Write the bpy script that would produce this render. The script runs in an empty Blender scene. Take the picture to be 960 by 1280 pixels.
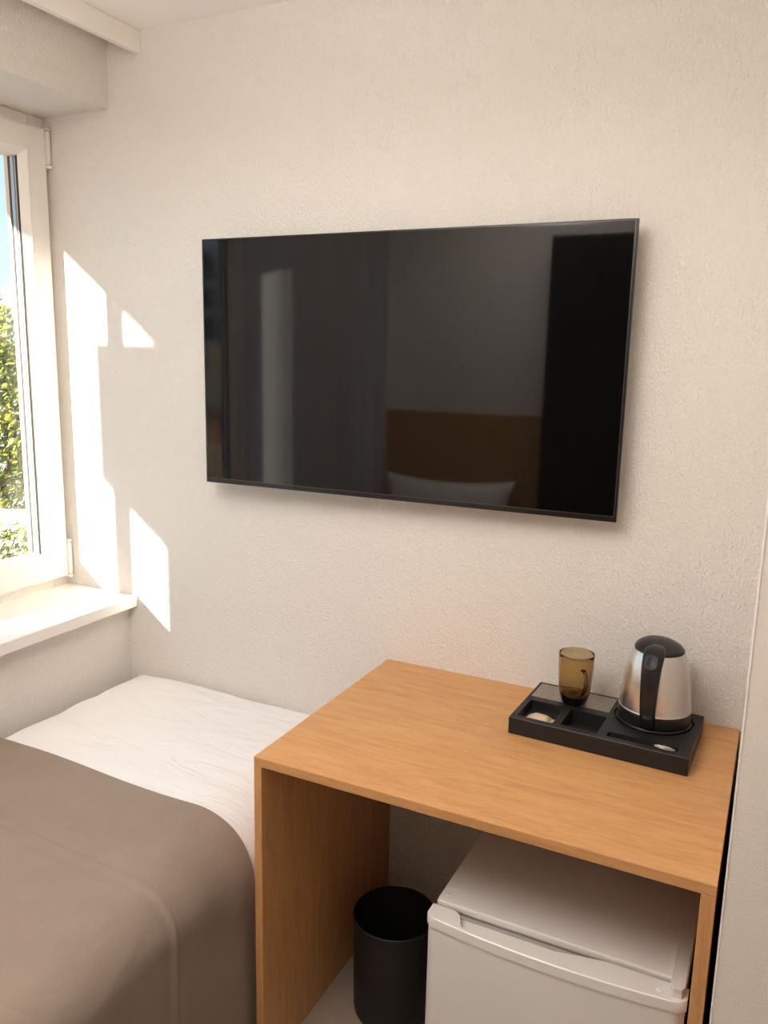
import bpy, bmesh, math, random
from mathutils import Vector, Matrix, noise
random.seed(4)
PI = math.pi
S = bpy.context.scene
C = S.collection

# ------------------------------------------------------------ helpers
def tag(o, label=None, cat=None, group=None, kind=None):
    if label: o['label'] = label
    if cat: o['category'] = cat
    if group: o['group'] = group
    if kind: o['kind'] = kind
    return o

def empty(name, loc=(0, 0, 0), rz=0.0, label=None, cat=None, group=None, kind=None):
    o = bpy.data.objects.new(name, None)
    o.empty_display_size = .05
    C.objects.link(o)
    o.location = loc
    o.rotation_euler = (0, 0, rz)
    return tag(o, label, cat, group, kind)

def obj(name, bm, mat=None, parent=None, smooth=None, loc=None):
    """one mesh object out of a bmesh; smooth = angle in degrees"""
    bmesh.ops.recalc_face_normals(bm, faces=bm.faces)
    if smooth is not None:
        lim = math.radians(smooth)
        for f in bm.faces: f.smooth = True
        for e in bm.edges:
            if len(e.link_faces) == 2:
                e.smooth = e.calc_face_angle(0) < lim
    me = bpy.data.meshes.new(name)
    bm.to_mesh(me)
    bm.free()
    o = bpy.data.objects.new(name, me)
    C.objects.link(o)
    if mat: me.materials.append(mat)
    if parent: o.parent = parent
    if loc: o.location = loc
    return o

def box(bm, x0, x1, y0, y1, z0, z1, bev=0, seg=2):
    r = bmesh.ops.create_cube(bm, size=1)
    vs = r['verts']
    for v in vs:
        v.co = Vector((x0 + (v.co.x + .5) * (x1 - x0), y0 + (v.co.y + .5) * (y1 - y0), z0 + (v.co.z + .5) * (z1 - z0)))
    if bev:
        es = {e for v in vs for e in v.link_edges}
        bmesh.ops.bevel(bm, geom=list(es), offset=bev, segments=seg, profile=.5, affect='EDGES')
    return bm

def boxes(*bs, bev=0, seg=2):
    bm = bmesh.new()
    for b in bs: box(bm, *b, bev=bev, seg=seg)
    return bm

def lathe(prof, n=64, c=(0, 0, 0), bm=None, closed=False):
    """prof: list of (r, z); r = 0 makes a pole"""
    bm = bm or bmesh.new()
    rings = []
    for r, z in prof:
        if r < 1e-6:
            rings.append([bm.verts.new((c[0], c[1], c[2] + z))])
        else:
            rings.append([bm.verts.new((c[0] + r * math.cos(2 * PI * k / n), c[1] + r * math.sin(2 * PI * k / n), c[2] + z)) for k in range(n)])
    prs = list(zip(rings, rings[1:]))
    if closed: prs.append((rings[-1], rings[0]))
    for a, b in prs:
        for k in range(n):
            l = (k + 1) % n
            if len(a) == 1 and len(b) == 1: continue
            if len(a) == 1: bm.faces.new((a[0], b[k], b[l]))
            elif len(b) == 1: bm.faces.new((a[k], a[l], b[0]))
            else: bm.faces.new((a[k], a[l], b[l], b[k]))
    return bm

def prism(pts, z0, z1, bm=None):
    """polygon in x,y extruded in z"""
    bm = bm or bmesh.new()
    a = [bm.verts.new((x, y, z0)) for x, y in pts]
    b = [bm.verts.new((x, y, z1)) for x, y in pts]
    bm.faces.new(a[::-1]); bm.faces.new(b)
    for i in range(len(pts)):
        j = (i + 1) % len(pts)
        bm.faces.new((a[i], a[j], b[j], b[i]))
    return bm

def sweep(path, sec_fn, bm=None, side=None, caps=True):
    """sections along a path of Vectors; sec_fn(t) -> list of (a, b); a along 'side', b along side x tangent"""
    bm = bm or bmesh.new()
    n = len(path); rings = []
    for i, p in enumerate(path):
        t = (path[min(i + 1, n - 1)] - path[max(i - 1, 0)]).normalized()
        s = side if side is not None else (Vector((0, 0, 1)).cross(t)).normalized()
        s = (s - t * s.dot(t)).normalized()
        u = s.cross(t).normalized()
        rings.append([bm.verts.new(p + s * a + u * b) for a, b in sec_fn(i / (n - 1))])
    m = len(rings[0])
    for r, q in zip(rings, rings[1:]):
        for k in range(m):
            l = (k + 1) % m
            bm.faces.new((r[k], r[l], q[l], q[k]))
    if caps:
        bm.faces.new(rings[0][::-1]); bm.faces.new(rings[-1])
    return bm

def ell(a, b, n=16, p=2.0):
    out = []
    for k in range(n):
        t = 2 * PI * k / n
        ct, st = math.cos(t), math.sin(t)
        out.append((a * math.copysign(abs(ct) ** (2 / p), ct), b * math.copysign(abs(st) ** (2 / p), st)))
    return out

def catmull(pts, n=8):
    P = [Vector(p) for p in pts]
    P = [P[0] * 2 - P[1]] + P + [P[-1] * 2 - P[-2]]
    out = []
    for i in range(1, len(P) - 2):
        for k in range(n):
            t = k / n
            a, b, c, d = P[i - 1], P[i], P[i + 1], P[i + 2]
            out.append(.5 * ((2 * b) + (c - a) * t + (2 * a - 5 * b + 4 * c - d) * t * t + (3 * b - a - 3 * c + d) * t ** 3))
    out.append(P[-2])
    return out

def boolean_cut(o, cutters):
    for cb in cutters:
        bmesh.ops.recalc_face_normals(cb, faces=cb.faces)
        me = bpy.data.meshes.new('cut'); cb.to_mesh(me); cb.free()
        k = bpy.data.objects.new('cut', me); C.objects.link(k); k.parent = o.parent
        m = o.modifiers.new('b', 'BOOLEAN'); m.operation = 'DIFFERENCE'; m.solver = 'EXACT'; m.object = k
        bpy.context.view_layer.update()
        dg = bpy.context.evaluated_depsgraph_get()
        nm = bpy.data.meshes.new_from_object(o.evaluated_get(dg))
        o.modifiers.clear()
        old = o.data; o.data = nm
        bpy.data.meshes.remove(old)
        bpy.data.objects.remove(k); bpy.data.meshes.remove(me)

# ------------------------------------------------------------ materials
def mat(name, col=(.8, .8, .8), rough=.5, metal=0.0, **kw):
    m = bpy.data.materials.new(name); m.use_nodes = True
    b = m.node_tree.nodes['Principled BSDF']
    b.inputs['Base Color'].default_value = (*col, 1)
    b.inputs['Roughness'].default_value = rough
    b.inputs['Metallic'].default_value = metal
    for k, v in kw.items():
        b.inputs[k.replace('_', ' ')].default_value = v
    return m

def nd(m, t, **kw):
    n = m.node_tree.nodes.new(t)
    for k, v in kw.items(): setattr(n, k, v)
    return n

def coords(m, scale=(1, 1, 1), rot=(0, 0, 0), src='Object'):
    tc = nd(m, 'ShaderNodeTexCoord'); mp = nd(m, 'ShaderNodeMapping')
    mp.inputs['Scale'].default_value = scale; mp.inputs['Rotation'].default_value = rot
    m.node_tree.links.new(tc.outputs[src], mp.inputs['Vector'])
    return mp.outputs['Vector']

def noise_tex(m, vec, scale=5, detail=4, rough=.5, dist=0):
    n = nd(m, 'ShaderNodeTexNoise')
    n.inputs['Scale'].default_value = scale; n.inputs['Detail'].default_value = detail
    n.inputs['Roughness'].default_value = rough; n.inputs['Distortion'].default_value = dist
    m.node_tree.links.new(vec, n.inputs['Vector'])
    return n.outputs['Fac']

def ramp(m, fac, stops):
    r = nd(m, 'ShaderNodeValToRGB')
    e = r.color_ramp.elements
    while len(e) < len(stops): e.new(.5)
    for q, (p, c) in zip(e, stops):
        q.position = p; q.color = (*c, 1)
    m.node_tree.links.new(fac, r.inputs['Fac'])
    return r.outputs['Color']

def bump(m, h, strength=.3, dist=.01, prev=None):
    b = nd(m, 'ShaderNodeBump')
    b.inputs['Strength'].default_value = strength; b.inputs['Distance'].default_value = dist
    m.node_tree.links.new(h, b.inputs['Height'])
    if prev: m.node_tree.links.new(prev, b.inputs['Normal'])
    return b.outputs['Normal']

def setn(m, sock, out):
    m.node_tree.links.new(out, m.node_tree.nodes['Principled BSDF'].inputs[sock])

M = {}
# textured wallpaper
m = M['wall'] = mat('wall_paper', (.80, .768, .718), .85)
n1 = noise_tex(m, coords(m, (1, 1, .55)), 240, 3, .6)
n2 = noise_tex(m, coords(m, (1, 1, .35)), 150, 2, .5)
setn(m, 'Normal', bump(m, n1, .95, .005, bump(m, n2, .5, .005)))
m = M['pier'] = mat('pier_paint', (.77, .70, .635), .85)
setn(m, 'Normal', bump(m, noise_tex(m, coords(m), 300, 3, .6), .55, .0022))
m = M['ceiling'] = mat('ceiling_paint', (.90, .87, .83), .9)
m = M['frame'] = mat('window_plastic', (.83, .79, .74), .32)
m = M['sill'] = mat('sill_plastic', (.84, .81, .77), .25)
M['gasket'] = mat('gasket_rubber', (.03, .03, .03), .6)
M['spacer'] = mat('spacer_metal', (.45, .45, .46), .35, .8)
M['plaster'] = mat('outside_plaster', (.80, .60, .42), .9)
M['bead'] = mat('corner_bead', (.88, .86, .82), .45)
M['white_metal'] = mat('white_lacquer', (.85, .83, .8), .3)

# wood with grain along a chosen axis
def wood(name, scale, rot=(0, 0, 0), gain=1.0):
    m = mat(name, (.6, .3, .12), .42)
    v = coords(m, scale, rot)
    a = noise_tex(m, v, 6, 6, .62, .9)
    b = noise_tex(m, v, 38, 3, .6, .2)
    mx = nd(m, 'ShaderNodeMix', data_type='FLOAT'); mx.inputs[0].default_value = .35
    m.node_tree.links.new(a, mx.inputs[2]); m.node_tree.links.new(b, mx.inputs[3])
    g = gain
    setn(m, 'Base Color', ramp(m, mx.outputs[0], [(.30, (.45 * g, .215 * g, .078 * g)), (.5, (.585 * g, .30 * g, .118 * g)), (.70, (.655 * g, .355 * g, .150 * g))]))
    setn(m, 'Normal', bump(m, b, .08, .002))
    return m
M['wood_x'] = wood('oak_laminate_top', (1.0, 9, 9))
M['wood_z'] = wood('oak_laminate_side', (9, 9, 1.0))
M['wood_dark'] = wood('headboard_wood', (1, 9, 9), gain=.8)

m = M['sheet'] = mat('white_cotton', (.80, .79, .79), .9)
v = coords(m, (1.2, 3.0, 1.5), (0, 0, .45))
setn(m, 'Normal', bump(m, noise_tex(m, v, 3.2, 3, .5, 1.4), .5, .03))
m = M['blanket'] = mat('taupe_cotton', (.31, .245, .20), .85)
n1 = noise_tex(m, coords(m, (2.5, 1.2, 1.5), (0, 0, -.5)), 3.0, 3, .5, 1.0)
n2 = noise_tex(m, coords(m, (1, 1, 1)), 420, 2, .5)
setn(m, 'Normal', bump(m, n2, .08, .002, bump(m, n1, .35, .022)))
setn(m, 'Base Color', ramp(m, noise_tex(m, coords(m), 9, 4, .6), [(.3, (.258, .196, .154)), (.7, (.286, .220, .175))]))

M['tv_screen'] = mat('tv_screen_glass', (.0035, .0032, .003), .04, IOR=1.52)
M['tv_bezel'] = mat('tv_bezel_plastic', (.008, .007, .007), .28)
M['tv_line'] = mat('tv_bezel_edge', (.10, .09, .08), .3, .6)
M['black_mat'] = mat('tray_black', (.007, .007, .0075), .5)
M['black_sat'] = mat('kettle_black', (.008, .0075, .0075), .33)
m = M['steel'] = mat('brushed_steel', (.72, .69, .66), .27, 1.0)
v = coords(m, (1, 1, 140))
setn(m, 'Normal', bump(m, noise_tex(m, v, 6, 2, .5), .04, .002))
m.node_tree.nodes['Principled BSDF'].inputs['Anisotropic'].default_value = .5
M['chrome'] = mat('polished_steel', (.8, .78, .75), .12, 1.0)
m = M['mat_mesh'] = mat('woven_metal', (.5, .46, .4), .4, .75)
v = coords(m, (1, 1, 1))
w1 = nd(m, 'ShaderNodeTexBrick')
w1.inputs['Scale'].default_value = 1.0
w1.inputs['Brick Width'].default_value = .0062; w1.inputs['Row Height'].default_value = .0034
w1.inputs['Mortar Size'].default_value = .0007; w1.inputs['Mortar Smooth'].default_value = .4
w1.offset = .0
w1.inputs['Color1'].default_value = (.62, .57, .50, 1); w1.inputs['Color2'].default_value = (.52, .47, .41, 1)
w1.inputs['Mortar'].default_value = (.10, .085, .07, 1)
m.node_tree.links.new(v, w1.inputs['Vector'])
setn(m, 'Base Color', w1.outputs['Color'])
inv = nd(m, 'ShaderNodeMath', operation='SUBTRACT'); inv.inputs[0].default_value = 1
m.node_tree.links.new(w1.outputs['Fac'], inv.inputs[1])
setn(m, 'Normal', bump(m, inv.outputs[0], .6, .001))
M['amber'] = mat('amber_glass', (.97, .95, .90), .015, 0, IOR=1.45)
M['amber'].node_tree.nodes['Principled BSDF'].inputs['Transmission Weight'].default_value = 1
nt = M['amber'].node_tree; va = nt.nodes.new('ShaderNodeVolumeAbsorption')
va.inputs['Color'].default_value = (.73, .57, .18, 1); va.inputs['Density'].default_value = 520
nt.links.new(va.outputs[0], nt.nodes['Material Output'].inputs['Volume'])
M['paper'] = mat('beige_paper', (.55, .42, .28), .6)
M['fridge'] = mat('fridge_white', (.76, .735, .71), .3)
M['fridge_gasket'] = mat('fridge_gasket', (.42, .40, .38), .6)
M['bin'] = mat('bin_black', (.007, .0065, .006), .48)
m = M['floor'] = mat('floor_tile', (.30, .235, .185), .5)
setn(m, 'Base Color', ramp(m, noise_tex(m, coords(m), 4, 5, .6), [(.3, (.27, .21, .165)), (.7, (.33, .26, .205))]))
M['black_door'] = mat('black_lacquer', (.003, .003, .003), .7)
M['black_door'].node_tree.nodes['Principled BSDF'].inputs['Specular IOR Level'].default_value = .1
M['pillow'] = mat('pillow_cotton', (.84, .82, .8), .9)
M['grass'] = mat('pale_paving', (.78, .72, .63), .95)
M['bark'] = mat('bark', (.12, .08, .05), .9)
M['facade'] = mat('grey_facade', (.55, .52, .48), .9)
M['facade_glass'] = mat('facade_window', (.06, .07, .08), .15)
M['beige_facade'] = mat('beige_facade', (.72, .60, .44), .9)
M['tile_roof'] = mat('tile_roof', (.80, .47, .27), .8)
M['pale_roof'] = mat('pale_roof', (.50, .49, .48), .8)
def leafmat(name, stops):
    m = mat(name, (.3, .3, .05), .6)
    setn(m, 'Base Color', ramp(m, noise_tex(m, coords(m), 2.2, 4, .7), stops))
    m.node_tree.nodes['Principled BSDF'].inputs['Subsurface Weight'].default_value = 0
    return m
M['leaf'] = leafmat('leaf_yellow_green', [(.30, (.04, .075, .008)), (.46, (.17, .19, .018)), (.62, (.40, .33, .03))])
M['leaf2'] = leafmat('leaf_green', [(.3, (.06, .09, .015)), (.52, (.19, .20, .035)), (.68, (.38, .32, .06))])
# grey curtain cloth that lets light through
m = M['curtain'] = bpy.data.materials.new('curtain_cloth'); m.use_nodes = True
nt = m.node_tree; nt.nodes.remove(nt.nodes['Principled BSDF'])
dif = nt.nodes.new('ShaderNodeBsdfDiffuse'); dif.inputs['Color'].default_value = (.40, .37, .36, 1)
trl = nt.nodes.new('ShaderNodeBsdfTranslucent'); trl.inputs['Color'].default_value = (.80, .77, .77, 1)
mx = nt.nodes.new('ShaderNodeMixShader'); mx.inputs[0].default_value = .55
nt.links.new(dif.outputs[0], mx.inputs[1]); nt.links.new(trl.outputs[0], mx.inputs[2])
nt.links.new(mx.outputs[0], nt.nodes['Material Output'].inputs['Surface'])
# window glass: clear with a Fresnel reflection
m = M['glass'] = bpy.data.materials.new('window_glass'); m.use_nodes = True
nt = m.node_tree; nt.nodes.remove(nt.nodes['Principled BSDF'])
tr = nt.nodes.new('ShaderNodeBsdfTransparent'); tr.inputs['Color'].default_value = (.98, .99, .985, 1)
gl = nt.nodes.new('ShaderNodeBsdfGlossy'); gl.inputs['Roughness'].default_value = 0
fr = nt.nodes.new('ShaderNodeLayerWeight'); fr.inputs['Blend'].default_value = .5
pw = nt.nodes.new('ShaderNodeMath'); pw.operation = 'POWER'; pw.inputs[1].default_value = 5
ma = nt.nodes.new('ShaderNodeMath'); ma.operation = 'MULTIPLY_ADD'; ma.inputs[1].default_value = .5; ma.inputs[2].default_value = .025
mx = nt.nodes.new('ShaderNodeMixShader')
nt.links.new(fr.outputs['Facing'], pw.inputs[0]); nt.links.new(pw.outputs[0], ma.inputs[0])
nt.links.new(ma.outputs[0], mx.inputs[0]); nt.links.new(tr.outputs[0], mx.inputs[1]); nt.links.new(gl.outputs[0], mx.inputs[2])
nt.links.new(mx.outputs[0], nt.nodes['Material Output'].inputs['Surface'])
def emit(name, col, st):
    m = bpy.data.materials.new(name); m.use_nodes = True
    b = m.node_tree.nodes['Principled BSDF']
    b.inputs['Base Color'].default_value = (.8, .8, .8, 1)
    b.inputs['Emission Color'].default_value = (*col, 1); b.inputs['Emission Strength'].default_value = st
    return m
LAMP = 8.0
M['lamp'] = emit('fill_lamp_glow', (1.0, .94, .88), LAMP)  # glow of the unseen lamp added as general fill

# ------------------------------------------------------------ the room
H = 2.418; BACK = -2.15; XR = 3.3
def struct(name, bm, m, parent=None, smooth=None):
    o = obj(name, bm, m, parent, smooth)
    if parent is None: tag(o, kind='structure')
    return o
struct('floor', boxes((-.33, XR + .12, BACK - .12, .15, -.12, 0)), M['floor'])
struct('ceiling', boxes((-.33, XR + .12, BACK - .12, .15, H, H + .12)), M['ceiling'])
struct('wall_back', boxes((-.33, XR + .12, 0, .15, 0, H)), M['wall'])          # the wall with the television
struct('wall_front', boxes((-.33, XR + .12, BACK - .12, BACK, 0, H)), M['wall'])
struct('wall_right', boxes((XR, XR + .12, BACK, 0, 0, H)), M['wall'])
WIN_END = -1.28; ZL = 2.231; ZS = .793
W2A, W2B = -1.66, -2.12      # unseen window added behind the curtain so sun brightens the cloth
struct('wall_left', boxes((-.305, 0, BACK, 0, 0, ZS - .036), (-.305, 0, BACK, 0, ZL, H), (-.305, -.235, W2A, WIN_END, ZS - .036, ZL), (-.305, 0, BACK, W2B, ZS - .036, ZL)), M['wall'])
PX = 1.8125; PY = -.64
struct('wall_pier', boxes((PX, XR, PY, 0, 0, H)), M['pier'])
struct('trim_1', boxes((PX - .0012, PX + .002, PY - .0012, PY + .002, 0, H), bev=.0006), M['bead'])   # corner bead of the pier
struct('trim_2', boxes((.1053, .1253, BACK, 0, 2.361, H), bev=.002), M['frame'])                      # curtain pelmet on the ceiling
struct('wall_outside', boxes((-.333, -.3055, -.092, .6, -3, 3.2)), M['plaster'])

# ------------------------------------------------------------ window
W = empty('window_1', (-.25, -.66, ZS), kind='structure')
def wobj(name, bm, mm, parent=W, smooth=None):
    o = obj(name, bm, mm, parent, smooth)
    if parent is W: o.matrix_parent_inverse = Matrix.Translation((.25, .66, -ZS))
    return o
def ring(y0, y1, z0, z1, w, xa, xb, bev=.002, wb=None):
    bm = bmesh.new(); wb = wb or w
    box(bm, xa, xb, y0, y0 + w, z0, z1, bev); box(bm, xa, xb, y1 - w, y1, z0, z1, bev)
    box(bm, xa, xb, y0 + w, y1 - w, z0, z0 + wb, bev); box(bm, xa, xb, y0 + w, y1 - w, z1 - w, z1, bev)
    return bm
def quad_ring(ya, yb, za, zb, x1, inset, x2, x3):
    """picture frame moulding: outer rect (ya..yb, za..zb) at x1, stepping in by inset to x2, back to x3"""
    bm = bmesh.new()
    def rect(i, x): return [bm.verts.new((x, y, z)) for y, z in ((ya + i, za + i), (yb - i, za + i), (yb - i, zb - i), (ya + i, zb - i))]
    r = [rect(0, x3), rect(0, x1), rect(inset, x2), rect(inset, x3)]
    for a, b in zip(r, r[1:] + r[:1]):
        for k in range(4):
            l = (k + 1) % 4
            bm.faces.new((a[k], a[l], b[l], b[k]))
    return bm
YF = WIN_END
SY0, SY1, SZ0, SZ1 = YF + .02, -.02, .827, 2.193            # sash outline
fr_ = wobj('window_frame', ring(YF, 0, ZS - .002, ZL, .058, -.304, -.264, .002), M['frame'])
sash = wobj('sash', quad_ring(SY0, SY1, SZ0, SZ1, -.240, .055, -.240, -.300), M['frame'])
gb = wobj('glazing_bead', quad_ring(SY0 + .055, SY1 - .055, SZ0 + .055, SZ1 - .055, -.2405, .010, -.240, -.30), M['frame'])
gs = wobj('glazing_strip', quad_ring(SY0 + .064, SY1 - .064, SZ0 + .064, SZ1 - .064, -.2425, .0225, -.262, -.300), M['frame'])
GY0, GY1, GZ0, GZ1 = SY0 + .086, SY1 - .086, SZ0 + .076, SZ1 - .078
gk = wobj('gasket', ring(GY0 - .002, GY1 + .002, GZ0 - .002, GZ1 + .002, .0045, -.2665, -.261, 0), M['gasket'])
gk2 = wobj('gasket', ring(GY0 - .002, GY1 + .002, GZ0 - .002, GZ1 + .002, .0055, -.297, -.291, 0), M['gasket'])
sp = wobj('spacer', ring(GY0 - .004, GY1 + .004, GZ0 - .004, GZ1 + .004, .009, -.285, -.273, 0), M['spacer'])
pane = wobj('pane', boxes((-.271, -.267, GY0 - .003, GY1 + .003, GZ0 - .003, GZ1 + .003)), M['glass'])
pane2 = wobj('pane', boxes((-.290, -.286, GY0 - .003, GY1 + .003, GZ0 - .003, GZ1 + .003)), M['glass'])
for za, zb in ((2.098, 2.192), (.830, .936)):
    bm = bmesh.new()
    box(bm, -.262, -.232, -.0185, -.0050, za, zb, .003)
    box(bm, -.262, -.230, -.0190, -.0045, za - .012, za - .0015, .003)
    box(bm, -.262, -.230, -.0190, -.0045, zb + .0015, zb + .010, .003)
    wobj('hinge', bm, M['frame'], smooth=40)
sl = wobj('window_sill', boxes((-.262, .0387, W2B, -.0005, ZS - .035, ZS), bev=.003), M['sill'])

W2 = empty('window_added', (-.25, (W2A + W2B) / 2, ZS), kind='structure')  # added opening, sends direct sun onto the curtain
yc2 = (W2A + W2B) / 2
def rel(o): o.matrix_parent_inverse = Matrix.Translation((.25, -yc2, -ZS)); return o
rel(obj('window_frame', ring(W2B + .001, W2A - .001, ZS + .001, ZL - .001, .055, -.304, -.255, .002), M['frame'], W2))
rel(obj('pane', boxes((-.282, -.276, W2B + .05, W2A - .05, ZS + .05, ZL - .05)), M['glass'], W2))

# ------------------------------------------------------------ television
TV = empty('television', (.9483, -.070, 1.1997), math.radians(1.6),
           'large flat black television hung on the textured wall, reflecting the room', 'television')
hw = 1.117 / 2; ht = .6483
bm = bmesh.new()
box(bm, -hw, hw, .0005, .011, 0, ht, .0012)
obj('bezel', bm, M['tv_bezel'], TV)
bm = boxes((-hw + .0055, hw - .0065, -.0004, .004, .0135, ht - .004))
obj('screen', bm, M['tv_screen'], TV)
bm = ring(0, 1, 0, 1, .01, 0, 1, 0); bm.free()
bm = bmesh.new()
box(bm, -hw + .004, hw - .005, -.0012, .003, .0118, .0135)
box(bm, hw - .0065, hw - .005, -.0012, .003, .0118, ht - .003)
obj('bezel_edge', bm, M['tv_line'], TV)
bm = bmesh.new(); box(bm, -hw + .012, hw - .004, .011, .020, .004, ht - .012, .004); box(bm, -.36, .36, .020, .044, .03, .40, .008)
obj('back_housing', bm, M['tv_bezel'], TV, 40)
bm = boxes((-.2, .2, .044, .061, .16, .22), bev=.002)
box(bm, -.2, .2, .044, .061, .30, .36, .002)
bm2 = bmesh.new(); bm2.free()
wm = obj('wall_bracket', bm, M['tv_bezel'], TV)

# ------------------------------------------------------------ desk
DX0, DX1, DD, DZ = .9235, 1.8013, .6207, .75
desk = empty('desk', ((DX0 + DX1) / 2, -DD / 2, 0), 0, 'oak coloured laminate desk standing against the wall under the television', 'desk')
cx_, cy_ = (DX0 + DX1) / 2, DD / 2
T = .02
obj('desktop', boxes((-(DX1 - DX0) / 2, (DX1 - DX0) / 2, -cy_, cy_ - .001, DZ - T, DZ), bev=.0012), M['wood_x'], desk)
w2 = (DX1 - DX0) / 2
obj('side_panel', boxes((-w2, -w2 + .0185, -cy_, cy_ - .001, 0, DZ - T), bev=.0012), M['wood_z'], desk)
obj('side_panel', boxes((w2 - .0225, w2, -cy_, cy_ - .001, 0, DZ - T), bev=.0012), M['wood_z'], desk)

# ------------------------------------------------------------ tray with pockets
TRX, TRY, TRA, TW, TD, TH = 1.538, -.163, -.036, .373, .225, .0385
tray = empty('hospitality_tray', (TRX, TRY, DZ), TRA, 'black tray with pockets on the desk, holding the kettle and the mug', 'tray')
tb = obj('tray_body', boxes((-TW / 2, TW / 2, -TD / 2, TD / 2, 0, TH), bev=.0012, seg=1), M['black_mat'], tray)
def rr(x0, x1, y0, y1, r=.004, n=4):
    pts = []
    for cx, cy, a0 in ((x1 - r, y1 - r, 0), (x0 + r, y1 - r, PI / 2), (x0 + r, y0 + r, PI), (x1 - r, y0 + r, 1.5 * PI)):
        for k in range(n + 1):
            a = a0 + PI / 2 * k / n
            pts.append((cx + r * math.cos(a), cy + r * math.sin(a)))
    return pts
KX, KY = 1.630, -.123
ca, sa = math.cos(TRA), math.sin(TRA)
def tloc(x, y): return (ca * (x - TRX) + sa * (y - TRY), -sa * (x - TRX) + ca * (y - TRY))
klx, kly = tloc(KX, KY)
cuts = [prism(rr(-.173, -.094, -.096, -.001), .0185, .06), prism(rr(-.078, .001, -.092, -.005), .008, .06),
        prism(rr(.020, .163, -.096, -.073, .006), .022, .06),
        prism(rr(-.181, -.001, .021, .106, .002), TH - .003, .06),
        lathe([(0, TH - .006), (.0835, TH - .006), (.0835, .06), (0, .06)], 72, (klx, kly, 0))]
boolean_cut(tb, cuts)
obj('drip_mat', boxes((-.1805, -.0015, .0215, .1055, TH - .003, TH - .0004), bev=.0004, seg=1), M['mat_mesh'], tray)['label'] = 'woven silver mat'

# ------------------------------------------------------------ kettle
kz = DZ + TH - .006
kt = empty('electric_kettle', (KX, KY, kz), 0, 'brushed steel electric kettle with black lid and handle, standing on the tray', 'kettle')
obj('power_base', lathe([(0, 0), (.0765, 0), (.0785, .002), (.0785, .008), (.0765, .010), (0, .010)], 72), M['black_sat'], kt, 40)
obj('foot_ring', lathe([(0, .0102), (.074, .0102), (.0762, .012), (.0772, .020), (.0766, .0350), (.0745, .0368), (0, .0368)], 72), M['black_sat'], kt, 40)
prof = [(.0748, .0370), (.0762, .0376), (.0762, .0392), (.0750, .0402), (.0742, .048), (.0727, .065), (.0708, .085), (.0680, .105), (.0645, .123), (.0602, .140), (.0555, .154), (.0512, .1645)]
pr = catmull([(r, z, 0) for r, z in prof], 4)
P2 = [(p.x, p.y) for p in pr] + [(.048, .165), (.046, .160), (0, .160)]
body = obj('kettle_body', lathe([(0, .0370)] + P2, 96), M['steel'], kt, 45)
lid = lathe([(0, .1655), (.0505, .1655), (.0518, .1670), (.0512, .1690), (.047, .1745), (.039, .1795), (.026, .1835), (.012, .1852), (0, .1855)], 72)
for v in lid.verts:      # the lid rises a little towards the spout side
    v.co.z += (v.co.y * .10 - v.co.x * .07) * max(0, (v.co.z - .1655) / .02)
obj('lid', lid, M['black_sat'], kt, 40)
HD = Vector((-.035, -1, 0)).normalized(); HS = Vector((1, -.035, 0)).normalized()
hp = [HD * r + Vector((0, 0, z)) for r, z in ((.030, .1765), (.050, .1775), (.0690, .1715), (.0830, .1560), (.0900, .1330), (.0920, .1050), (.0905, .0750), (.0865, .0500), (.0805, .0300), (.0745, .0165))]
hp = catmull(hp, 6)
def hsec(t):
    w = .0215 - .0055 * min(1, max(0, (t - .25) / .5)); d = .0085 if t < .8 else .0085 - .01 * (t - .8)
    w += -.008 * max(0, .12 - t) / .12
    return ell(w, d, 20, 2.6)
obj('handle', sweep(hp, hsec, side=HS), M['black_sat'], kt, 60)
# button on the handle's top shoulder
i = 17
tng = (hp[i + 1] - hp[i - 1]).normalized(); nrm = HS.cross(tng).normalized()
if nrm.z < 0: nrm = -nrm
bm = bmesh.new()
rings = []
for (sc, dz) in ((1, .0062), (1, .0092), (.93, .0099), (.80, .0099), (.74, .0094)):
    rings.append([bm.verts.new(hp[i] + HS * a * sc + tng * b * sc + nrm * dz) for a, b in ell(.0125, .0170, 28, 2.8)])
for a, b in zip(rings, rings[1:]):
    for k in range(28): bm.faces.new((a[k], a[(k + 1) % 28], b[(k + 1) % 28], b[k]))
bm.faces.new(rings[-1]); bm.faces.new(rings[0][::-1])
obj('switch_button', bm, M['black_mat'], kt, 40)
sp_ = catmull([Vector((-HD.x * r, -HD.y * r, z)) for r, z in ((.046, .140), (.056, .152), (.064, .164))], 4)
obj('spout', sweep(sp_, lambda t: ell(.016 - .005 * t, .008 - .003 * t, 16), side=HS), M['steel'], kt, 60)

# ------------------------------------------------------------ amber mug
MX, MY, MZ = 1.455, -.123, DZ + TH - .0003
mug = empty('glass_mug', (MX, MY, MZ), 0, 'amber brown glass mug with side handle, standing on the silver mat', 'mug')
outer = catmull([(.0240, 0, 0), (.0278, .004, 0), (.0318, .016, 0), (.0352, .035, 0), (.0373, .060, 0), (.0386, .085, 0), (.0394, .1165, 0)], 4)
inner = catmull([(.0374, .1165, 0), (.0366, .085, 0), (.0353, .060, 0), (.0330, .036, 0), (.0300, .020, 0), (.020, .013, 0), (.008, .0115, 0)], 4)
prof = [(0, .0015), (.019, .0012), (.0225, 0)] + [(p.x, p.y) for p in outer] + [(.0389, .1178), (.0380, .1178)] + [(p.x, p.y) for p in inner] + [(0, .0113)]
obj('cup', lathe(prof, 72), M['amber'], mug, 50)
hd = Vector((.55, -.83, 0)).normalized(); hs = Vector((.83, .55, 0)).normalized()
hpth = catmull([hd * r + Vector((0, 0, z)) for r, z in ((.0385, .091), (.050, .094), (.0605, .086), (.0640, .070), (.0590, .052), (.0480, .038), (.0352, .031))], 6)
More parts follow.
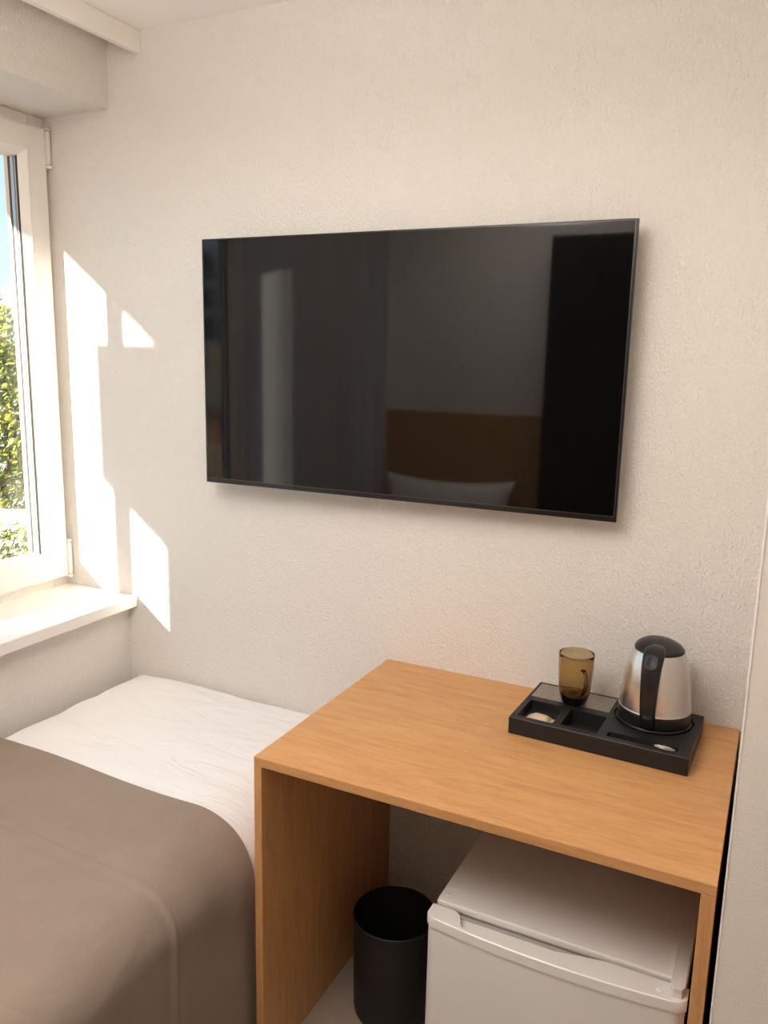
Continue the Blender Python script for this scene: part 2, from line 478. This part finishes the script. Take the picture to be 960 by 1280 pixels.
obj('handle', sweep(hpth, lambda t: ell(.0046, .0034, 14), side=hs), M['amber'], mug, 60)

# ------------------------------------------------------------ sachet and spoon in the tray
SAx, SAy = -.134, -.050
sx, sy = TRX + ca * SAx - sa * SAy, TRY + sa * SAx + ca * SAy
bm = bmesh.new()
n, k_ = 20, 10
g = []
for a in range(n + 1):
    row = []
    for b in range(k_ + 1):
        u, w = a / n * 2 - 1, b / k_ * 2 - 1
        puff = max(0, 1 - (abs(u) / .78) ** 4) * max(0, 1 - w * w)
        zz = .0015 + .0105 * puff ** .6 + .0012 * noise.noise(Vector((u * 4, w * 4, 1)))
        cr = 1 + (.10 * math.cos(b * PI) if abs(u) > .9 else 0)
        row.append((u * .028 * cr, w * .015 * (1 - .18 * max(0, abs(u) - .6)), zz))
    g.append(row)
top = [[bm.verts.new(p) for p in r] for r in g]
bot = [[bm.verts.new((p[0], p[1], p[2] * .12)) for p in r] for r in g]
for a in range(n):
    for b in range(k_):
        bm.faces.new((top[a][b], top[a + 1][b], top[a + 1][b + 1], top[a][b + 1]))
        bm.faces.new((bot[a][b + 1], bot[a + 1][b + 1], bot[a + 1][b], bot[a][b]))
for a in range(n):
    bm.faces.new((top[a][0], bot[a][0], bot[a + 1][0], top[a + 1][0])); bm.faces.new((top[a + 1][k_], bot[a + 1][k_], bot[a][k_], top[a][k_]))
for b in range(k_):
    bm.faces.new((top[0][b + 1], bot[0][b + 1], bot[0][b], top[0][b])); bm.faces.new((top[n][b], bot[n][b], bot[n][b + 1], top[n][b + 1]))
o = obj('paper_sachet', bm, M['paper'], None, 50, (sx, sy, DZ + .0187))
o.rotation_euler = (0, 0, -.16)
tag(o, 'small beige wrapped sachet lying in the left front pocket of the black tray', 'sachet')

spx, spy = TRX + ca * .0915 + sa * .0845, TRY + sa * .0915 - ca * .0845
bm = bmesh.new()
rows = []
for a in range(41):
    t = a / 40; x = -.066 + .132 * t
    if t < .66: w = .0028 + .0012 * max(0, .2 - t) / .2; dip = 0
    else:
        q = (t - .66) / .34; w = .0028 * (1 - q) + .0088 * math.sin(PI * min(1, .08 + q * .92)) ** .62; dip = .0040 * math.sin(PI * q)
    rows.append([(x, w * s, (lambda q: .0120 * q * q * (3 - 2 * q))(min(1, max(0, (t - .38) / .34))) - dip * (1 - s * s)) for s in (-1, -.75, -.4, 0, .4, .75, 1)])
lo = min(p[2] for r in rows for p in r)
tp = [[bm.verts.new((x, y, z - lo + .0016)) for x, y, z in r] for r in rows]
bt = [[bm.verts.new((x, y * .92, z - lo + .0004)) for x, y, z in r] for r in rows]
for a in range(40):
    for b in range(6):
        bm.faces.new((tp[a][b], tp[a + 1][b], tp[a + 1][b + 1], tp[a][b + 1])); bm.faces.new((bt[a][b + 1], bt[a + 1][b + 1], bt[a + 1][b], bt[a][b]))
    bm.faces.new((tp[a][0], bt[a][0], bt[a + 1][0], tp[a + 1][0])); bm.faces.new((tp[a + 1][6], bt[a + 1][6], bt[a][6], tp[a][6]))
bm.faces.new([v for v in tp[0]] + [v for v in bt[0][::-1]]); bm.faces.new([v for v in bt[40]] + [v for v in tp[40][::-1]])
o = obj('teaspoon', bm, M['chrome'], None, 50, (spx, spy, DZ + .0222))
o.rotation_euler = (0, 0, TRA)
tag(o, 'small shiny teaspoon lying in the narrow slot at the front of the tray', 'spoon')

# ------------------------------------------------------------ small refrigerator
FX0, FX1, FZ = 1.301, 1.769, .50
fcx = (FX0 + FX1) / 2; fw = (FX1 - FX0) / 2
fg = empty('mini_fridge', (fcx, -.31, 0), 0, 'white mini fridge standing under the right side of the desk', 'fridge')
Y = lambda y: y + .31
bm = boxes((-fw, fw, Y(-.528), Y(-.10), .022, FZ - .016), bev=.003)
obj('cabinet', bm, M['fridge'], fg, 40)
bm = boxes((-fw - .001, fw + .001, Y(-.536), Y(-.10), FZ - .0155, FZ), bev=.004, seg=3)
obj('top_panel', bm, M['fridge'], fg, 40)
obj('door_seal', boxes((-fw + .006, fw - .006, Y(-.5405), Y(-.5285), .034, FZ - .022)), M['fridge_gasket'], fg)
# door: bowed front
def bow(x, y0=-.583, sag=.016):
    return Y(y0 - sag * (1 - (x / (fw + .005)) ** 2))
dw = fw + .005
xs = [-dw + 2 * dw * k / 40 for k in range(41)]
def outline(inset, yb=-.541, off=0.0):
    r = .010
    pts = []
    for x in xs:
        xx = x * (dw - inset) / dw
        e = max(0, abs(x) - (dw - r)) / r
        y = bow(xx) + off + r * (1 - math.sqrt(max(0, 1 - e * e)))
        pts.append((xx, y))
    return pts + [(dw - inset, Y(yb)), (-dw + inset, Y(yb))]
bm = prism(outline(.0022, off=.0025), .030, FZ - .0280)
door = obj('door', bm, M['fridge'], fg, 40)
bm = bmesh.new()
prism(outline(0), FZ - .0265, FZ - .0225, bm)
# raised front lip and end blocks round the finger groove
lipx = [x for x in xs]
fo = outline(0)[:41]
def lip_back(x):
    full, thin = Y(-.5425), bow(x) + .012
    if x < -.185: return full
    if x < -.168: q = (x + .185) / .017; return full + (thin - full) * (q * q * (3 - 2 * q))
    if x < .10: q = ((x + .168) / .268) ** 1.3; return thin + (full - thin) * q
    return full
bk = [(x, max(lip_back(x), y + .006)) for x, y in fo]
a = [bm.verts.new((x, y, FZ - .0225)) for x, y in fo]; b = [bm.verts.new((x, y + .0008, FZ - .0075)) for x, y in fo]
b2 = [bm.verts.new((x, y + .0030, FZ - .0055)) for x, y in fo]
c = [bm.verts.new((x, y - .001, FZ - .0055)) for x, y in bk]; d = [bm.verts.new((x, y, FZ - .0225)) for x, y in bk]
for k in range(40):
    for p, q in ((a, b), (b, b2), (b2, c), (c, d), (d, a)):
        bm.faces.new((p[k], p[k + 1], q[k + 1], q[k]))
bm.faces.new((a[0], b[0], b2[0], c[0], d[0])); bm.faces.new((d[40], c[40], b2[40], b[40], a[40]))
obj('handle_strip', bm, M['fridge'], door, 40)
bm = lathe([(0, FZ - .0062), (.006, FZ - .0062), (.0055, FZ - .004), (.003, FZ - .0032), (0, FZ - .003)], 24, (dw - .046, Y(-.571), 0))
obj('screw_cap', bm, M['white_metal'], door, 50)
# hinge cover: a tapering wedge on the right front corner
bm = bmesh.new()
pl = [(1.743, -.440, .0006), (1.7445, -.568, .0125), (1.7500, -.576, .0125), (1.7640, -.575, .0125), (1.7685, -.566, .0125), (1.7675, -.440, .0006)]
t_ = [bm.verts.new((x - fcx, Y(y), FZ + h)) for x, y, h in pl]
b_ = [bm.verts.new((x - fcx, Y(y), FZ - (.001 if y > -.53 else .006))) for x, y, h in pl]
bm.faces.new(t_[::-1]); bm.faces.new(b_)
for k in range(6):
    l = (k + 1) % 6
    bm.faces.new((t_[k], t_[l], b_[l], b_[k]))
bmesh.ops.bevel(bm, geom=[e for e in bm.edges if all(v.co.z > FZ for v in e.verts)], offset=.0009, segments=2, affect='EDGES')
obj('hinge_cover', bm, M['fridge'], fg, 40)
for (x, y, l) in ((1.3120, -.485, .012), (1.3135, -.513, .010)):
    bm = boxes((x - l / 2 - fcx, x + l / 2 - fcx, Y(y - .003), Y(y + .003), FZ - .0005, FZ + .0022), bev=.0012)
    obj('locating_tab', bm, M['fridge'], fg, 40)
for x in (-fw + .04, fw - .04):
    for y in (-.49, -.14):
        obj('foot', lathe([(0, 0), (.014, 0), (.016, .003), (.013, .0225), (0, .0225)], 20, (x, Y(y), 0)), M['bin'], fg, 40)

# ------------------------------------------------------------ waste bin
bn = empty('waste_bin', (1.110, -.320, 0), 0, 'round black open waste bin on the floor between desk panel and fridge', 'waste bin')
obj('bin_shell', lathe([(0, 0), (.084, 0), (.0905, .003), (.0935, .010), (.0945, .02), (.0975, .252), (.0970, .2555), (.0960, .2555), (.0952, .253), (.0925, .022), (.0880, .008), (0, .007)], 80), M['bin'], bn, 40)
obj('rim', lathe([(.0955, .253), (.0982, .2515), (.0992, .2545), (.0988, .2575), (.0970, .2588), (.0952, .2575)], 80, closed=True), M['bin'], bn, 50)

# ------------------------------------------------------------ bed
bed = empty('bed', (.47, -1.05, 0), 0, 'single bed along the window wall with oak coloured headboard at its far end', 'bed')
def bp(name, bm, mm, sm=None):
    o = obj(name, bm, mm, bed, sm); o.matrix_parent_inverse = Matrix.Translation((-.47, 1.05, 0)); return o
bp('bed_base', boxes((.09, .82, -2.05, -.04, .09, .30), bev=.01), M['wood_dark'])
for x in (.14, .80):
    for y in (-1.98, -.12):
        bp('leg', lathe([(0, 0), (.02, 0), (.026, .09), (0, .09)], 20, (x, y, 0)), M['bin'], 40)
bm = boxes((.075, .80, -2.06, -.045, .30, .515), bev=.04, seg=5)
bp('mattress', bm, M['sheet'], 40)
bp('headboard', boxes((.05, .89, -2.148, -2.105, .04, 1.286), bev=.004), M['wood_dark'])

def top_profile(x0, x1, ztop, zb, a, b, rl, n=60):
    """left edge (radius rl) -> flat -> big elliptical shoulder (a wide, b deep) on the right -> hanging side; returns (x,z)"""
    P = [(x0, zb), (x0, ztop - rl - .05)]
    for k in range(9):
        t = PI / 2 * k / 8
        P.append((x0 + rl - rl * math.cos(t), ztop - rl + rl * math.sin(t)))
    xa, xb = x0 + rl, x1 - a
    for k in range(1, n): P.append((xa + (xb - xa) * k / n, ztop))
    for k in range(33):
        t = PI / 2 * k / 32
        P.append((xb + a * math.sin(t) , ztop - b + b * math.cos(t)))
    zs = ztop - b
    for k in range(1, 16): P.append((x1, zs + (zb - zs) * k / 15))
    return P

def drape(profile, ys, disp, thick, endround=None):
    bm = bmesh.new()
    def mk(off):
        R = []
        for y in ys:
            row = []
            prf = profile(y) if callable(profile) else profile
            for i, (x, z) in enumerate(prf):
                pa, pb = prf[max(i - 1, 0)], prf[min(i + 1, len(prf) - 1)]
                tx, tz = pb[0] - pa[0], pb[1] - pa[1]; L = math.hypot(tx, tz) or 1
                nx, nz = -tz / L, tx / L
                h = disp(x, y, z, nz) - off
                X, Z, Yv = x + nx * h, z + nz * h, y
                if endround:
                    t = -y
                    if t < endround:
                        e = endround - math.sqrt(max(0, endround ** 2 - (endround - t) ** 2))
                        Z -= e * max(0, nz); X += e * 1.3 * (1 if nx < -.1 else 0) * 1.0 + (e * .5 if (x < prf[0][0] + .1 and nx >= -.1) else 0)
                row.append(bm.verts.new((X, Yv, Z)))
            R.append(row)
        return R
    A, B = mk(0), mk(thick)
    n, k = len(ys), len(A[0])
    for i in range(n - 1):
        for j in range(k - 1):
            bm.faces.new((A[i][j], A[i][j + 1], A[i + 1][j + 1], A[i + 1][j])); bm.faces.new((B[i][j], B[i + 1][j], B[i + 1][j + 1], B[i][j + 1]))
    for i in range(n - 1):
        for j in (0, k - 1): bm.faces.new((A[i][j], A[i + 1][j], B[i + 1][j], B[i][j]))
    for j in range(k - 1):
        for i in (0, n - 1): bm.faces.new((A[i][j], B[i][j], B[i][j + 1], A[i][j + 1]))
    return bm
NV = lambda x, y, z: noise.noise(Vector((x, y, z)))
def d_sheet(x, y, z, nz):
    a = NV(x * 2.2 + y * 3.0, (y - x * .55) * 9, 3.1) * .0050 + NV(x * 5 + y * 4, (y - x * .4) * 22, 7.7) * .0022 + NV(x * 2.5, y * 2.5, 1) * .003
    return a * (.5 + .5 * max(0, nz))
ysh = [-.001 - .002 * k for k in range(18)] + [-.037 - .0115 * k for k in range(178)]
prof = top_profile(.047, .872, .546, .12, .150, .145, .030)
o = obj('bed_sheet', drape(prof, ysh, d_sheet, .004, .030), M['sheet'], None, 70)
tag(o, 'white rumpled bed sheet covering the bed, bare at the window corner', 'sheet')
def d_blanket(x, y, z, nz):
    yl = -.822 - .03 * (x - .45)
    s = (y - yl)
    ridge = .0042 * math.exp(-(s / .006) ** 2) - .0016 * math.exp(-((s + .016) / .012) ** 2)
    fade = 1 if z > .3 else .45
    sof = NV(x * 1.8 - y * 2.2, (y + x * .8) * 4.5, 5.5) * .0042 + NV(x * 6 - y * 4, (y + x * .6) * 12, 2.2) * .0012
    side = (1 - max(0, nz)) * (NV(y * 2.1, z * 1.2, 4) * .006 + NV(y * 6, z * .8, 9) * .003)
    flare = (1 - max(0, nz)) * .020 * min(1, max(0, (.42 - z) / .32)) * (1 if x > .5 else 0) * max(.25, 1 - (-.556 - y) / .5)
    return flare + ridge * fade + sof * max(.2, nz) + side + .003
ybl = [-.556 - .0055 * k for k in range(100)] + [-1.106 - .012 * k for k in range(60)]
def bprof(y):
    q = min(1, max(0, (-.556 - y) / .32)); q = q * q * (3 - 2 * q)
    return top_profile(.043, .882 + .012 * q, .554, .06, .165 - .075 * q, .165 - .075 * q, .030, 70)
bm = drape(bprof, ybl, d_blanket, .006)
for v in bm.verts:       # the hem is not cut quite straight
    v.co.y += .010 * math.sin(v.co.x * 7 + .4) * max(0, 1 - (-.556 - v.co.y) / .3) if v.co.y > -.9 else 0
    if v.co.z < .52 and v.co.x > .6: v.co.y -= (.52 - v.co.z) * .10 * max(0, 1 - (-.556 - v.co.y) / .5)
o = obj('blanket', bm, M['blanket'], None, 70)
tag(o, 'taupe brown blanket spread over the bed with a crosswise crease', 'blanket')

# pillow leaning on the headboard
bm = bmesh.new()
bmesh.ops.create_cube(bm, size=2)
bmesh.ops.subdivide_edges(bm, edges=bm.edges[:], cuts=15, use_grid_fill=True)
for v in bm.verts:
    x, y, z = v.co
    cx = 1 - .10 * (1 - abs(z) ** 2); cz = 1 - .14 * (1 - abs(x) ** 2)
    f = (max(0, 1 - abs(x) ** 2.6) * max(0, 1 - abs(z) ** 2.6)) ** .5
    v.co = Vector((x * .335 * cx, y * (.006 + .065 * f), z * .215 * cz))
bmesh.ops.rotate(bm, verts=bm.verts, matrix=Matrix.Rotation(.38, 3, 'X'))
o = obj('pillow', bm, M['pillow'], None, 60, (.455, -1.962, .77))
tag(o, 'white pillow leaning against the oak coloured headboard', 'pillow')

# black wardrobe beside the headboard
wd = empty('wardrobe', (1.14, BACK, 0), 0, 'tall black wardrobe beside the headboard, reflected in the television', 'wardrobe')
obj('carcass', boxes((-.225, .225, .003, .16, 0, 2.10), bev=.002), M['black_door'], wd)
obj('door', boxes((-.224, -.001, .160, .178, .01, 2.098), bev=.002), M['black_door'], wd)
obj('door', boxes((.001, .224, .160, .178, .01, 2.098), bev=.002), M['black_door'], wd)

# curtain beside the window
bm = bmesh.new()
n = 260; rows = []
zz = [.60, 1.0, 1.5, 1.9, 2.2, 2.37]
for z in zz:
    row = []
    for k in range(n + 1):
        t = k / n
        y = -.775 - 1.30 * t
        ph = t * 2 * PI * 5.2 + 2.0 * math.sin(t * 7)
        x = .079 + (.0075 + .0015 * math.sin(z * 2 + t * 20)) * math.sin(ph + .12 * z)
        row.append(bm.verts.new((x, y + .012 * math.cos(ph) , z)))
    rows.append(row)
for a, b in zip(rows, rows[1:]):
    for k in range(n): bm.faces.new((a[k], a[k + 1], b[k + 1], b[k]))
o = obj('curtain', bm, M['curtain'], None, 80)
tag(o, 'grey curtain hanging in folds beside the window', 'curtain')

# hanging lamp out of view, added to fill the room with light
lp = empty('added_fill_lamp', (.98, -1.46, H), 0, 'unseen hanging lamp with a glowing disc, added to brighten the room', 'lamp')
obj('canopy', lathe([(0, 0), (.06, 0), (.06, -.012), (.05, -.022), (0, -.024)], 48), M['white_metal'], lp, 40)
obj('stem', lathe([(0, -.02), (.008, -.02), (.008, -.23), (0, -.23)], 16), M['white_metal'], lp, 40)
obj('glow_disc', lathe([(0, -0.220), (.21, -0.223), (.38, -0.232), (.465, -0.246), (.48, -0.262), (.465, -0.278), (.38, -0.294), (.21, -0.304), (0, -0.307)], 64), M['lamp'], lp, 60)

# ------------------------------------------------------------ outside
GZ = -3.0
struct('ground', boxes((-60, -.48, -60, 60, GZ - .3, GZ)), M['grass'])
def tree(name, x, y, zc, r, rz, n, leaf, lm, label, seed):
    rnd = random.Random(seed)
    t = empty(name, (x, y, GZ), 0, label, 'tree' if 'tree' in name else 'bush')
    bm = bmesh.new()
    for k in range(n):
        while True:
            d = Vector((rnd.uniform(-1, 1), rnd.uniform(-1, 1), rnd.uniform(-1, 1)))
            if .35 < d.length < 1: break
        lump = 1 + .28 * noise.noise(d.normalized() * 2.3 + Vector((seed, 0, 0)))
        p = Vector((d.x * r * lump, d.y * r * lump, zc - GZ + d.z * rz * lump))
        ax = Vector((rnd.gauss(0, 1), rnd.gauss(0, 1), rnd.gauss(0, 1))).normalized()
        s = ax.orthogonal().normalized(); u = ax.cross(s)
        l = leaf * rnd.uniform(.6, 1.3); w = l * .5
        v = [bm.verts.new(p + s * l), bm.verts.new(p + u * w + ax * w * .2), bm.verts.new(p - s * l), bm.verts.new(p - u * w + ax * w * .2)]
        bm.faces.new(v)
    obj('foliage', bm, lm, t)
    h = zc - GZ
    bm = sweep([Vector((.05 * math.sin(q * 3), .04 * math.cos(q * 2), h * q)) for q in [k / 8 for k in range(9)]], lambda q: ell(.13 * (1 - .6 * q), .13 * (1 - .6 * q), 12), side=Vector((1, 0, 0)))
    for a in range(5):
        an = a * 1.3
        bm = sweep([Vector((0, 0, h * .6)), Vector((math.cos(an) * r * .35, math.sin(an) * r * .35, h * .85)), Vector((math.cos(an) * r * .6, math.sin(an) * r * .6, h + rz * .3))],
                   lambda q: ell(.05 * (1 - .7 * q), .05 * (1 - .7 * q), 8), bm, side=Vector((.3, .2, 1)).normalized())
    obj('trunk', bm, M['bark'], t, 50)
    return t
tree('leafy_tree', -9.0, 6.3, .35, 1.75, 1.95, 16000, .060, M['leaf'], 'bright yellow green tree filling the view beyond the window', 11)
tree('garden_bush', -4.9, 3.5, -1.36, .75, 1.25, 6500, .040, M['leaf2'], 'yellow green bush below the tree at the bottom of the window', 23)
# a small pale roofed shed among the leaves
sh = empty('garden_shed', (-6.1, 4.56, GZ), .45, 'narrow garden tool shed with a pale roof showing among the leaves', 'shed')
obj('shed_wall', boxes((-.25, .25, -.17, .17, 0, 2.60)), M['beige_facade'], sh)
bm = bmesh.new()
v = [bm.verts.new(p) for p in ((-.31, -.22, 2.59), (.31, -.22, 2.59), (.31, 0, 2.69), (-.31, 0, 2.69), (-.31, .22, 2.59), (.31, .22, 2.59))]
w = [bm.verts.new((q.co.x, q.co.y, q.co.z + .03)) for q in v]
for q in (v, w):
    bm.faces.new((q[0], q[1], q[2], q[3])); bm.faces.new((q[3], q[2], q[5], q[4]))
for a, b in ((0, 1), (1, 2), (2, 5), (5, 4), (4, 3), (3, 0)): bm.faces.new((v[a], v[b], w[b], w[a]))
obj('shed_roof', bm, M['pale_roof'], sh)

# eave, downpipe and an added unseen box that break up the sun
struct('roof_eave', boxes((-1.0, -.336, -2.9, .6, 2.462, 2.60)), M['plaster'])
dp = obj('downpipe', lathe([(.032, -3), (.032, 2.462), (.028, 2.462), (.028, -3)], 24, (-.52, -1.27, 0), closed=True), M['white_metal'], None, 50)
tag(dp, 'round white downpipe outside the window under the eave', 'downpipe')
blocker = empty('sun_blocker_box', (-.335, -3.33, 2.09), 0, 'unseen white box on a mast, added to cast the blocky shadow on the wall', 'shadow caster')  # added box, placed and sized to block part of the sun patch
blocker_bm = boxes((-.966, -.705, -.33, .33, 0, .427), bev=.008)
obj('casing', blocker_bm, M['white_metal'], blocker, 40)
obj('mast', boxes((-.835, -.785, -.025, .025, GZ - 2.09, -.001), bev=.004), M['spacer'], blocker)
bm = bmesh.new()
for r in (.04, .08, .12, .16, .19):
    lathe([(r - .003, -.003), (r + .003, -.003), (r + .003, .003), (r - .003, .003)], 40, bm=bm, closed=True)
bmesh.ops.rotate(bm, verts=bm.verts, matrix=Matrix.Rotation(PI / 2, 3, 'Y'))
bmesh.ops.translate(bm, verts=bm.verts, vec=(-.970, .06, .213))
obj('fan_grille', bm, M['spacer'], blocker, 40)
struct('wall_facade', boxes((-.335, -.306, -12, -2.30, -3, 2.462)), M['plaster'])

# houses seen only in the screen's reflection
U = Vector((-.566, -.824, 0)).normalized()
def at(d, z=GZ, s=0): 
    p = Vector((-.25, -1.09, 0)) + U * d + Vector((U.y, -U.x, 0)) * s
    return (p.x, p.y, z)
ang = math.atan2(U.y, U.x) - PI / 2
hb = empty('apartment_building', at(26), ang, 'grey apartment building with rows of windows, reflected in the television', 'building')
obj('wall', boxes((-3.4, 3.4, 0, 5, 0, 8.2)), M['facade'], hb)
for a in range(6):
    for b in range(4):
        x, z = -3.0 + a * 1.05, 4.0 + b * 1.02
        obj('window', boxes((x, x + .80, -.05, .02, z, z + .74)), M['facade_glass'], hb)
hb2 = empty('beige_house', at(19), ang, 'low beige house with a flat light roof, reflected in the television', 'house')
obj('wall', boxes((-2.6, 2.6, 0, 3, 0, 4.40)), M['beige_facade'], hb2)
obj('roof', boxes((-2.8, 2.8, -.4, 3.2, 4.40, 4.75)), M['plaster'], hb2)
hb3 = empty('tiled_house', at(7.2), ang, 'low house with an orange tiled roof, reflected in the television', 'house')
obj('wall', boxes((-1.5, 1.5, .15, 5.2, 0, 3.42)), M['beige_facade'], hb3)
bm = bmesh.new()
for a in range(22):
    x = -1.65 + a * .157
    for b in range(13):
        y0 = -.05 + b * .42; z0 = 3.43 + b * .004
        path = [Vector((x, y0, z0 + .05)), Vector((x, y0 + .45, z0 + .01))]
        sweep(path, lambda t: [(.072 * math.cos(q), .055 * math.sin(q)) for q in (0, PI * .25, PI * .5, PI * .75, PI)] + [(-.06, -.01), (.06, -.01)], bm, side=Vector((1, 0, 0)))
obj('tile_roof', bm, M['tile_roof'], hb3)

# ------------------------------------------------------------ light
sd = Vector((.40, 1.0, -.312)).normalized()
sun = bpy.data.lights.new('sun', 'SUN'); sun.energy = 22.0; sun.angle = math.radians(.53); sun.color = (1.0, .93, .82)
so = bpy.data.objects.new('sun', sun); C.objects.link(so)
so.rotation_euler = sd.to_track_quat('-Z', 'Y').to_euler()
wld = bpy.data.worlds.new('sky'); S.world = wld; wld.use_nodes = True
nt = wld.node_tree
tc = nt.nodes.new('ShaderNodeTexCoord'); sx_ = nt.nodes.new('ShaderNodeSeparateXYZ'); rp = nt.nodes.new('ShaderNodeValToRGB')
nt.links.new(tc.outputs['Generated'], sx_.inputs[0]); nt.links.new(sx_.outputs['Z'], rp.inputs[0])
e = rp.color_ramp.elements
e[0].position = 0.0; e[0].color = (.76, .90, 1.0, 1); e[1].position = .30; e[1].color = (.36, .62, 1.0, 1)
bg = nt.nodes['Background']; nt.links.new(rp.outputs[0], bg.inputs['Color']); bg.inputs['Strength'].default_value = 1.15

# ------------------------------------------------------------ camera
cam = bpy.data.cameras.new('camera'); co = bpy.data.objects.new('camera', cam); C.objects.link(co)
yaw, pit, rol, f = .4563, .1896, .0209, 1012.07
fw_ = Vector((-math.sin(yaw) * math.cos(pit), math.cos(yaw) * math.cos(pit), -math.sin(pit)))
rt = Vector((math.cos(yaw), math.sin(yaw), 0)); up = rt.cross(fw_)
r2 = rt * math.cos(rol) + up * math.sin(rol); u2 = -rt * math.sin(rol) + up * math.cos(rol)
co.matrix_world = Matrix(((r2.x, u2.x, -fw_.x, 1.8226), (r2.y, u2.y, -fw_.y, -1.8746), (r2.z, u2.z, -fw_.z, 1.5533), (0, 0, 0, 1)))
cam.sensor_fit = 'VERTICAL'; cam.sensor_height = 32.0; cam.lens = f / 1280 * 32.0
cam.clip_start = .02; cam.clip_end = 300
S.camera = co
S.view_settings.view_transform = 'Standard'; S.view_settings.look = 'None'
S.view_settings.gamma = 1; S.view_settings.use_curve_mapping = False
S.view_settings.exposure = 0.30
S.cycles.use_denoising = True
S.cycles.max_bounces = 14; S.cycles.diffuse_bounces = 8; S.cycles.transmission_bounces = 12; S.cycles.transparent_max_bounces = 16
S.cycles.caustics_reflective = False
S.cycles.sample_clamp_indirect = 8
